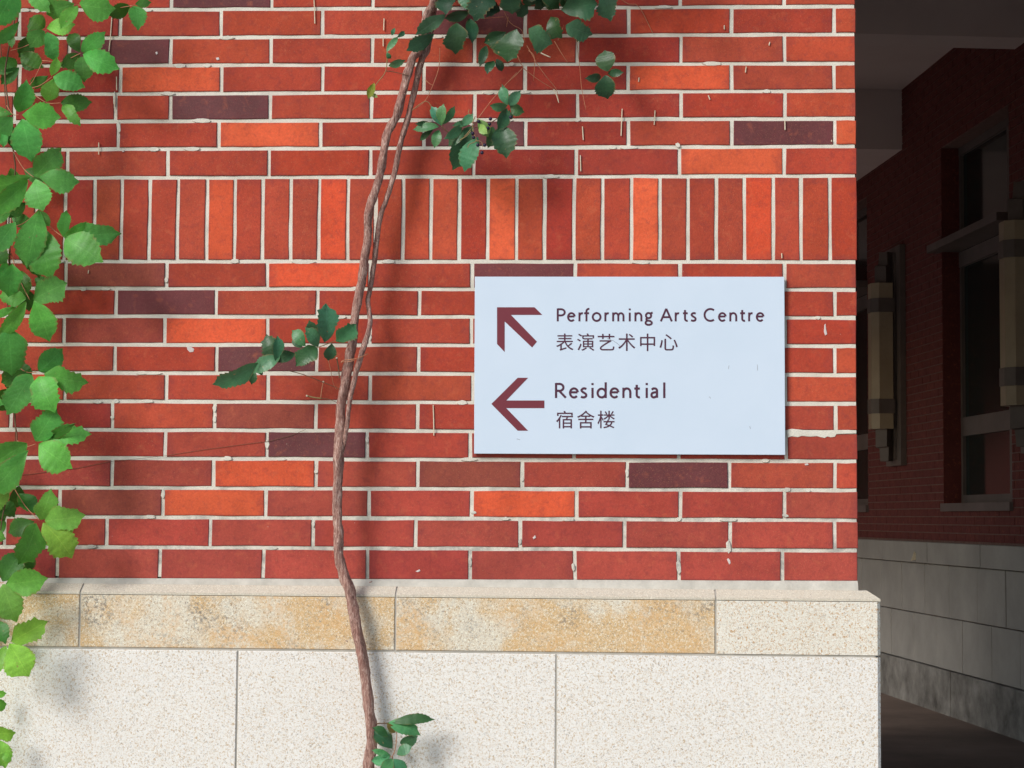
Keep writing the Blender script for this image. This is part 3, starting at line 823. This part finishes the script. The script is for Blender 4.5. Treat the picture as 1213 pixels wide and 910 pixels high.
cre = empty('hanging_creeper', px(0, 400, -.1), 0, 'bright green creeper hanging down the left edge of the brick wall', 'climbing plant')
cre_i = Matrix.Translation(-cre.location)
def adopt(e):
    inv = Matrix.Translation(-e.location)
    bpy.context.view_layer.update()
    for o in e.children: o.matrix_parent_inverse = inv
LB = (.095, .40, .062); LY = (.23, .50, .06); LD = (.042, .17, .022)  # LD: shade among overlapping leaves put into the leaf colour
CREEP = [  # base, tip, width, flag (d dark with shade in the colour, m mid, y yellowish), distance
 ((18,-16),(-6,30),30,'',.13),((23,25),(-2,52),13,'',.12),((12,38),(14,56),8,'d',.11),((33,-14),(56,10),18,'',.11),((88,4),(56,17),24,'',.12),
 ((92,7),(73,32),14,'y',.14),((94,4),(131,10),26,'',.12),((154,7),(129,17),15,'d',.09),((160,7),(164,32),18,'m',.10),((160,5),(178,3),9,'d',.1),
 ((55,34),(86,29),17,'y',.12),((53,33),(36,22),22,'d',.10),((52,36),(36,55),19,'m',.12),((56,38),(65,71),16,'',.13),
 ((97,62),(123,39),18,'m',.11),((98,64),(135,80),24,'',.12),((95,62),(81,40),15,'d',.09),((95,65),(75,77),16,'d',.09),((97,67),(99,95),19,'m',.11),
 ((63,91),(98,103),21,'',.12),((61,90),(67,69),10,'y',.12),((57,90),(37,103),12,'d',.1),((64,93),(56,119),18,'y',.12),((70,76),(78,78),6,'y',.11),
 ((22,133),(31,98),20,'',.12),((26,136),(69,139),26,'',.13),((26,141),(37,187),31,'',.13),((15,139),(-8,160),22,'',.12),((15,136),(-14,130),13,'m',.11),
 ((14,148),(15,174),12,'d',.08),((4,156),(4,173),9,'',.11),((72,122),(107,121),18,'d',.08),((75,124),(93,147),13,'m',.09),
 ((41,209),(71,178),25,'m',.12),((46,210),(91,215),24,'',.13),((42,212),(50,247),27,'',.13),((37,209),(-8,222),21,'m',.12),((33,214),(-10,252),22,'',.12),
 ((46,248),(34,312),30,'',.12),((48,250),(58,267),12,'',.12),((30,240),(12,257),12,'d',.08),((12,253),(-8,263),9,'',.1),((18,263),(-6,298),22,'',.12),
 ((50,270),(60,327),35,'m',.10),((22,278),(46,326),24,'d',.08),((77,283),(119,308),34,'',.14),((80,281),(139,277),23,'',.11),((75,281),(79,251),13,'m',.12),
 ((76,282),(101,264),10,'',.13),((14,312),(12,348),24,'',.12),((9,312),(-4,334),12,'m',.11),((39,355),(76,337),29,'',.13),((40,356),(58,401),27,'',.13),
 ((31,354),(0,351),19,'m',.12),((31,357),(0,398),15,'',.13),((20,363),(-8,374),8,'',.11),((9,386),(14,441),36,'',.14),
 ((46,440),(73,415),23,'m',.11),((52,443),(100,453),24,'',.13),((46,446),(61,484),31,'',.13),((38,444),(9,488),29,'m',.12),((36,441),(3,453),19,'d',.10),((-12,468),(4,479),9,'',.11),
 ((42,523),(65,486),27,'',.13),((50,522),(104,514),21,'',.12),((50,520),(86,504),10,'d',.11),((46,526),(80,552),32,'',.14),((32,525),(-10,552),23,'',.12),((34,533),(-10,582),27,'',.13),((11,574),(-8,606),15,'y',.12),
 ((48,616),(59,583),20,'m',.11),((53,617),(98,611),25,'y',.13),((51,619),(83,658),32,'y',.13),((43,620),(24,666),28,'m',.12),((41,618),(11,630),18,'d',.10),((-12,630),(6,638),13,'',.11),
 ((3,689),(23,656),24,'d',.11),((7,692),(52,686),27,'',.13),((3,692),(19,734),29,'',.13),((-5,736),(5,760),17,'d',.10),
 ((13,760),(53,738),24,'y',.13),((11,762),(33,799),32,'y',.14),((7,765),(-4,798),13,'y',.12),((-10,824),(6,822),8,'',.1),((-10,836),(7,834),12,'m',.1),
 ((-8,868),(17,868),14,'y',.12),((-4,876),(6,908),19,'y',.12),((2,893),(13,900),9,'y',.12)]
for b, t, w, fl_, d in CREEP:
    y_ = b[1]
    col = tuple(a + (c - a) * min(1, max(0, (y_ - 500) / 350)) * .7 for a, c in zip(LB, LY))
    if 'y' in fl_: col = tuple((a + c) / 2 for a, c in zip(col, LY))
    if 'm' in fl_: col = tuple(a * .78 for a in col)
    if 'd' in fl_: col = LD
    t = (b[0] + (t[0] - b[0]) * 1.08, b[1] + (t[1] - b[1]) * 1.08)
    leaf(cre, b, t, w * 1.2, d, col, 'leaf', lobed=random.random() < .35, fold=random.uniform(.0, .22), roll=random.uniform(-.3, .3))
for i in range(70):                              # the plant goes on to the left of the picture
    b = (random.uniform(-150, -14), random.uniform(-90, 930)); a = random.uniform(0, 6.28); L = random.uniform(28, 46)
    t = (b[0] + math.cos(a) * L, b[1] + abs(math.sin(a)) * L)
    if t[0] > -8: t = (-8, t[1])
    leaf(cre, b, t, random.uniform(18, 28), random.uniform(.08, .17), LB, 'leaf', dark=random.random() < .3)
for i in range(34):                              # second layer, its shade put into the dark leaf colour
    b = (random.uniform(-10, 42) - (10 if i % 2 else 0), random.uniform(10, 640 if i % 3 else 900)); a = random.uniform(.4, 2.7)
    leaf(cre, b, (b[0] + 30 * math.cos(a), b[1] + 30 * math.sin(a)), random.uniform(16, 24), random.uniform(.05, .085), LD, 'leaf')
for i in range(9):                               # and above it
    b = (random.uniform(-20, 190), random.uniform(-70, -25)); t = (b[0] + random.uniform(-20, 20), b[1] + random.uniform(10, 22))
    leaf(cre, b, t, random.uniform(16, 24), random.uniform(.06, .13), LB, 'leaf')
MS = [(24,-60,.1),(22,-5,.09),(10,60,.09),(6,90,.09),(10,125,.09),(16,180,.08),(18,205,.08),(11,250,.09),(11,312,.09),(8,350,.09),(14,400,.08),(17,450,.07),(18,500,.08),(20,522,.09),(13,572,.1),(3,612,.1),(-4,680,.1),(-2,760,.1),(-8,840,.1),(-10,930,.1)]
twig(cre, MS, .0021, 'stem_dark')
twig(cre, [(-10,-60,.06),(3,80,.05),(10,150,.05),(18,200,.05),(12,300,.05),(16,480,.05),(18,520,.04),(4,600,.05),(-10,720,.05)], .0014, 'stem_dark')
for a, b in (((13,60),(55,36)),((24,-6),(92,6)),((92,6),(160,6)),((50,72),(96,63)),((28,108),(50,74)),((8,125),(22,136)),((28,104),(62,91)),((16,180),(40,210)),((13,300),(35,355)),((12,270),(46,248)),
             ((46,248),(75,281)),((10,310),(12,270)),((17,430),(43,441)),((20,522),(42,526)),((13,572),(47,617)),((-4,680),(4,690)),((-2,745),(10,761)),((40,112),(72,122))):
    mx_ = ((a[0]+b[0])/2, (a[1]+b[1])/2 + 5)
    twig(cre, [(a[0],a[1],.09),(mx_[0],mx_[1],.10),(b[0],b[1],.115)], .0012, 'stem_red', 'petiole', wob=0)

# ------------------------------------------------------------------ central woody vine
vin = empty('woody_vine', px(437, 930, -.09), 0, 'twisted brown vine climbing the middle of the brick wall with dark glossy leaves', 'climbing plant')
V1 = [(522,-60,.075,9),(514,0,.075,10),(506,18,.075,9.5),(498,55,.075,9.5),(489,68,.07,10),(483,88,.07,10),(478,108,.07,10),(470,135,.07,9.5),(459,160,.07,9.5),(452,197,.07,9.5),(446,222,.07,9.5),
      (438,247,.07,9.6),(435.5,262,.07,9.6),(435.5,285,.07,9.8),(432,305,.07,10),(427,340,.07,10),(421,375,.07,9.6),(417,405,.068,10.5),(413,430,.068,12),(409,455,.07,12),(404,480,.07,11),(402.5,520,.07,12),(400.5,559,.07,11.5),
      (399.5,598,.07,11),(401.5,635,.07,11),(401,658,.072,11.5),(406,675,.075,12),(413,697,.082,12.2),(419,725,.086,12.4),(424,752,.088,12.4),(430,785,.088,12.2),(434.5,815,.088,12.5),(438.5,850,.088,12.8),(440.5,878,.088,12.4),(437.5,905,.088,12.5),(434,950,.085,13)]
sp_ = spline([(*px(a, b, -c), w * .002035 / 2) for a, b, c, w in V1], 7)
m = MB(); m.tube([p[:3] for p in sp_], [p[3] for p in sp_], 16, .30, .10)
m.build('trunk', MAT['bark'], vin, smooth=True)
V2 = [(520,-60,.055,6),(514,10,.055,7),(506,55,.055,8),(500,70,.055,8),(494,92,.055,7.6),(488,120,.055,7),(484,138,.055,7),(474,171,.058,6.6),(466,211,.058,6.2),(457.5,237,.058,6),(450,259,.055,6.2),(445,299,.055,6.2),(439,339,.052,6),(436,357,.055,5.8),
      (438.5,378,.062,5.8),(436.5,392,.068,5.8),(431,412,.076,6.2),(424,433,.080,6.4),(418.5,456,.082,6),(413.5,480,.082,5.4),(411,503,.080,5.2),(408,525,.075,4.6),(404,545,.070,3)]
sp_ = spline([(*px(a, b, -c), w * .002035 / 2) for a, b, c, w in V2], 7)
m = MB(); m.tube([p[:3] for p in sp_], [p[3] for p in sp_], 12, .28, .10)
m.build('trunk', MAT['bark'], vin, smooth=True)
twig(vin, [(516,30,.05),(500,60,.045),(496,90,.045),(489,118,.045),(480,150,.05),(468,190,.055)], .0045, 'bark', 'shoot', n=8)
for a, b, L in ((497,92,4),(478,112,-4),(441,690,4),(420,695,5),(437,780,4),(443,834,4),(416,700,-4),(409,760,-3)):   # bark spurs
    twig(vin, [(a - L*.9, b, .085), (a, b - 1, .085)], .0014, 'bark', 'spur', n=5, k=2)
GD = (.028, .105, .034); GS = (.056, .20, .082); GL = (.17, .33, .07)  # GS: leaf sheen put into a paler colour; GD goes without
rnd_top = [((random.uniform(515, 705), random.uniform(-22, 6)), random.uniform(0, 6.28)) for _ in range(26)]
def lf(b, t, w, col=GD, d=.10, **kw): return leaf(vin, b, t, w, d, col, 'leaf_dark', **kw)
TOP = [((528,17),(492,42),17,GS,.12),((514,40),(482,61),18,GS,.11),((530,-10),(528,17),24,GD,.10),((556,14),(526,22),13,GD,.10),((541,27),(540,64),28,GD,.12),((577,-12),(562,26),30,GD,.12),((556,22),(560,51),15,GD,.09),
 ((600,-12),(607,17),27,GD,.12),((612,34),(601,74),34,GD,.13),((600,38),(573,51),17,GD,.11),((576,54),(568,80),11,GD,.10),((585,72),(577,88),11,GD,.1),((588,70),(595,85),10,GD,.1),
 ((626,34),(652,53),28,GS,.12),((652,20),(664,45),22,GD,.10),((664,12),(708,4),34,GS,.13),((670,30),(702,42),24,GS,.12),((717,-12),(724,25),25,GD,.11),((640,-6),(663,10),17,GD,.10),
 ((520,-20),(545,-2),20,GD,.1),((545,-15),(556,12),18,GS,.1),((690,-16),(672,14),26,GD,.11),((620,-20),(640,2),20,GD,.09),
 ((720,85),(716,59),24,GD,.10),((717,89),(720,118),25,GD,.11),((712,91),(694,93),11,GD,.09),((720,87),(739,86),10,GD,.09)]
for b, t, w, c, d in TOP: lf(b, t, w, tuple(a * .62 for a in c), d, lobed=w > 20 and b[1] < 80)  # shade from the foliage above put into these leaf colours
for b, a in rnd_top: lf(b, (b[0] + 20 * math.cos(a), b[1] + 4 + 14 * abs(math.sin(a))), random.uniform(14, 20), tuple(q * .6 for q in GD), random.uniform(.07, .10), lobed=True)  # filler leaves, same overhead shade mixed into their colour
for i in range(85):                              # foliage above the frame, throws the shade at the top
    b = (random.uniform(470, 800), random.uniform(-160, -28)); t = (b[0] + random.uniform(-28, 28), min(-6, b[1] + random.uniform(15, 35)))
    lf(b, t, random.uniform(20, 34), GD, random.uniform(.08, .2))
MIDC = [((523,149),(511,125),13,GS,.13),((523,149),(525,123),12,GS,.13),((524,148),(540,126),9,GS,.12),((520,150),(488,152),11,GS,.12),((510,146),(492,147),7,GD,.1),((514,152),(497,167),7,GD,.11),((520,154),(514,175),12,GS,.11),
 ((548,148),(527,165),12,GS,.12),((546,150),(560,135),11,GS,.12),((556,146),(536,149),8,GS,.11),((550,158),(530,172),13,GD,.12),((555,150),(537,202),28,GD,.11),((566,162),(550,204),22,GS,.12),((560,150),(545,170),14,GD,.1),
 ((566,141),(579,162),14,GL,.13),((568,148),(576,158),10,GL,.13),((595,148),(600,188),30,GD,.11),((584,150),(578,176),14,GD,.10),((600,128),(591,154),15,GD,.11),((601,126),(580,125),11,GS,.13),((602,125),(593,103),13,GS,.13),
 ((603,125),(617,107),13,GS,.13),((604,126),(621,133),14,GD,.12),((604,130),(598,148),8,GD,.11),((601,123),(595,99),5,GS,.12),((606,132),(606,142),6,GD,.1)]
for b, t, w, c, d in MIDC: lf(b, t, w, c, d)
LEFTC = [((384,406),(388,360),26,GS,.11),((374,398),(366,380),14,GD,.10),((398,405),(422,384),22,GS,.12),((362,410),(345,391),16,GS,.10),((358,412),(346,400),13,GD,.1),((377,411),(363,388),17,GS,.12),((376,412),(350,433),22,GD,.11),((370,416),(358,434),10,GD,.1),
 ((393,407),(389,428),15,GD,.10),((330,426),(315,396),22,GD,.10),((326,428),(330,398),14,GS,.12),((350,419),(321,426),15,GD,.10),((332,423),(298,441),18,GS,.11),((306,430),(251,456),22,GS,.12),((300,437),(298,456),10,GD,.08),((305,436),(311,445),5,GD,.08)]
for b, t, w, c, d in LEFTC: lf(b, t, w, c, d, lobed=w > 20)
LOWC = [((464,856),(516,853),12,GD,.12),((460,856),(499,869),19,GS,.12),((474,881),(495,872),13,GD,.11),((470,894),(488,884),13,GS,.12),((465,887),(443,865),20,GD,.11),((460,872),(441,862),10,GD,.12),
 ((463,895),(440,889),8,GS,.12),((463,896),(439,902),12,GS,.12),((465,899),(451,917),15,GS,.12),((466,899),(481,918),15,GS,.12),((468,868),(458,856),8,(.16,.14,.04),.11)]
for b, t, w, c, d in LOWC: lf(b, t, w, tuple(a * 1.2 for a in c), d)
TIP = [((443,98),(436,118),9,(.16,.24,.03),.1),((440,112),(447,115),5,(.16,.24,.03),.1),((458,62),(471,42),8,GS,.1),((464,42),(468,33),5,GS,.1),((470,45),(479,37),6,GS,.1),((458,62),(463,70),6,GS,.1),((460,78),(479,73),9,GS,.1)]
for b, t, w, c, d in TIP: lf(b, t, w, c, d)
T = lambda pts, r=.0010, mat='stem_red', name='tendril', d=.05: twig(vin, pts, r, mat, name, d, wob=0, n=5)
for pts in ([(624,54),(631,66),(637,77),(648,92),(659,106),(662,122)], [(657,49),(665,63),(673,75)], [(613,66),(619,79),(625,85),(640,96),(657,106)],
            [(619,81),(609,91),(600,99),(595,105)], [(626,60),(633,68),(632,96)], [(598,15),(602,24),(608,30),(618,36),(622,50)], [(570,22),(585,21),(598,20)],
            [(521,57),(520,79),(514,98),(504,119),(492,129)], [(504,95),(510,100),(514,101)], [(602,20),(600,32)], [(640,10),(655,11),(666,10)],
            [(565,142),(580,122),(592,108),(612,86)], [(661,48),(668,30)]): T(pts)
T([(683,47),(687,82),(689,104),(694,130)], .0008)
T([(634,58),(641,63),(652,68)], .0020, 'straw'); T([(656,106),(659,112),(662,122)], .0016, 'straw')
T([(459,60),(457,84),(447,98),(442,106)], .0013, 'stem_green', 'stem', .09); T([(457,84),(470,86),(484,90)], .0011, 'stem_dark', 'stem', .08)
T([(488,131),(505,120),(515,134),(523,149)], .0011, 'stem_green', 'stem', .09)
T([(523,149),(530,156),(545,162),(560,152),(575,148),(590,140),(602,128)], .0016, 'stem_dark', 'stem', .09)
T([(545,165),(552,160),(560,150),(566,142)], .0013, 'stem_green', 'stem', .12)
for pts in ([(563,138),(560,146),(560,153)], [(545,166),(553,161),(558,155)], [(560,153),(562,160),(564,167),(556,171),(554,175)], [(564,167),(570,168),(572,174)], [(556,130),(555,134),(559,137)]):
    T(pts, .0012, 'stem_green', 'fruit_stalk', .135)
for a, b in ((560,158),(561,163),(566,172),(581,141),(580,147),(578,152),(605,139),(567,144),(571,181),(574,172)):
    c0 = px(a, b, -.135); m = MB(); r = .0045
    m.tube([c0 + Vector((0, 0, r * math.cos(q))) for q in (0.05, .8, 1.57, 2.35, 3.09)], [r * math.sin(q) for q in (0.05, .8, 1.57, 2.35, 3.09)], 8, cap=False)
    m.build('berry', MAT['berry'], vin, smooth=True)
T([(306,428),(330,424),(352,419),(378,411),(394,405),(404,400)], .0014, 'stem_green', 'stem', .10)
T([(341,439),(360,444),(383,453),(398,459),(404,462)], .0011, 'stem_dark', 'stem', .08)
T([(383,453),(381,463),(380,471)], .0016); T([(364,469),(372,471),(381,472)], .0022, 'stem_green'); T([(381,472),(390,473),(399,477)], .0009, 'stem_dark')
T([(389,427),(392,440),(395,455),(399,462)], .0008); T([(399,425),(401,436),(402,448)], .0018, 'stem_dark', d=.085)
T([(404,430),(407,427),(416,426),(425,424),(436,419)], .0015, 'stem_red', d=.09); T([(404,428),(410,429),(420,427)], .0012, 'stem_red', d=.09)
for a, b in ((383,452.5),(363.5,469),(399,424.5)):
    c0 = px(a, b, -.055); m = MB(); r = .0026
    m.tube([c0 + Vector((0, 0, r * math.cos(q))) for q in (0.05, .8, 1.57, 2.35, 3.09)], [r * math.sin(q) for q in (0.05, .8, 1.57, 2.35, 3.09)], 8, cap=False)
    m.build('cut_tip', MAT['straw'], vin, smooth=True)
T([(466,940),(467,915),(465,897),(468,888),(470,870),(466,856)], .0013, 'stem_red', 'petiole', .11); T([(446,857),(455,857),(466,856)], .0016, 'stem_dark', 'stem', .10)
T([(465,897),(458,893),(452,889)], .0008, 'stem_red', 'petiole', .12)
adopt(cre); adopt(vin)
q = Fm @ Vector((SW - .085, 17.15, 1.29)); v = [(-.03,0,0),(.015,0,.008),(.03,0,.05),(.0,0,.085),(-.012,0,.05)]
m = MB(); m.slab([(a, c) for a, b, c in v], -.004, .004, .002)
o = m.build('fallen_leaf', MAT['straw']); o.location = q; tag(o, 'small dry tan leaf stuck on the stone ledge of the dark passage', 'leaf')
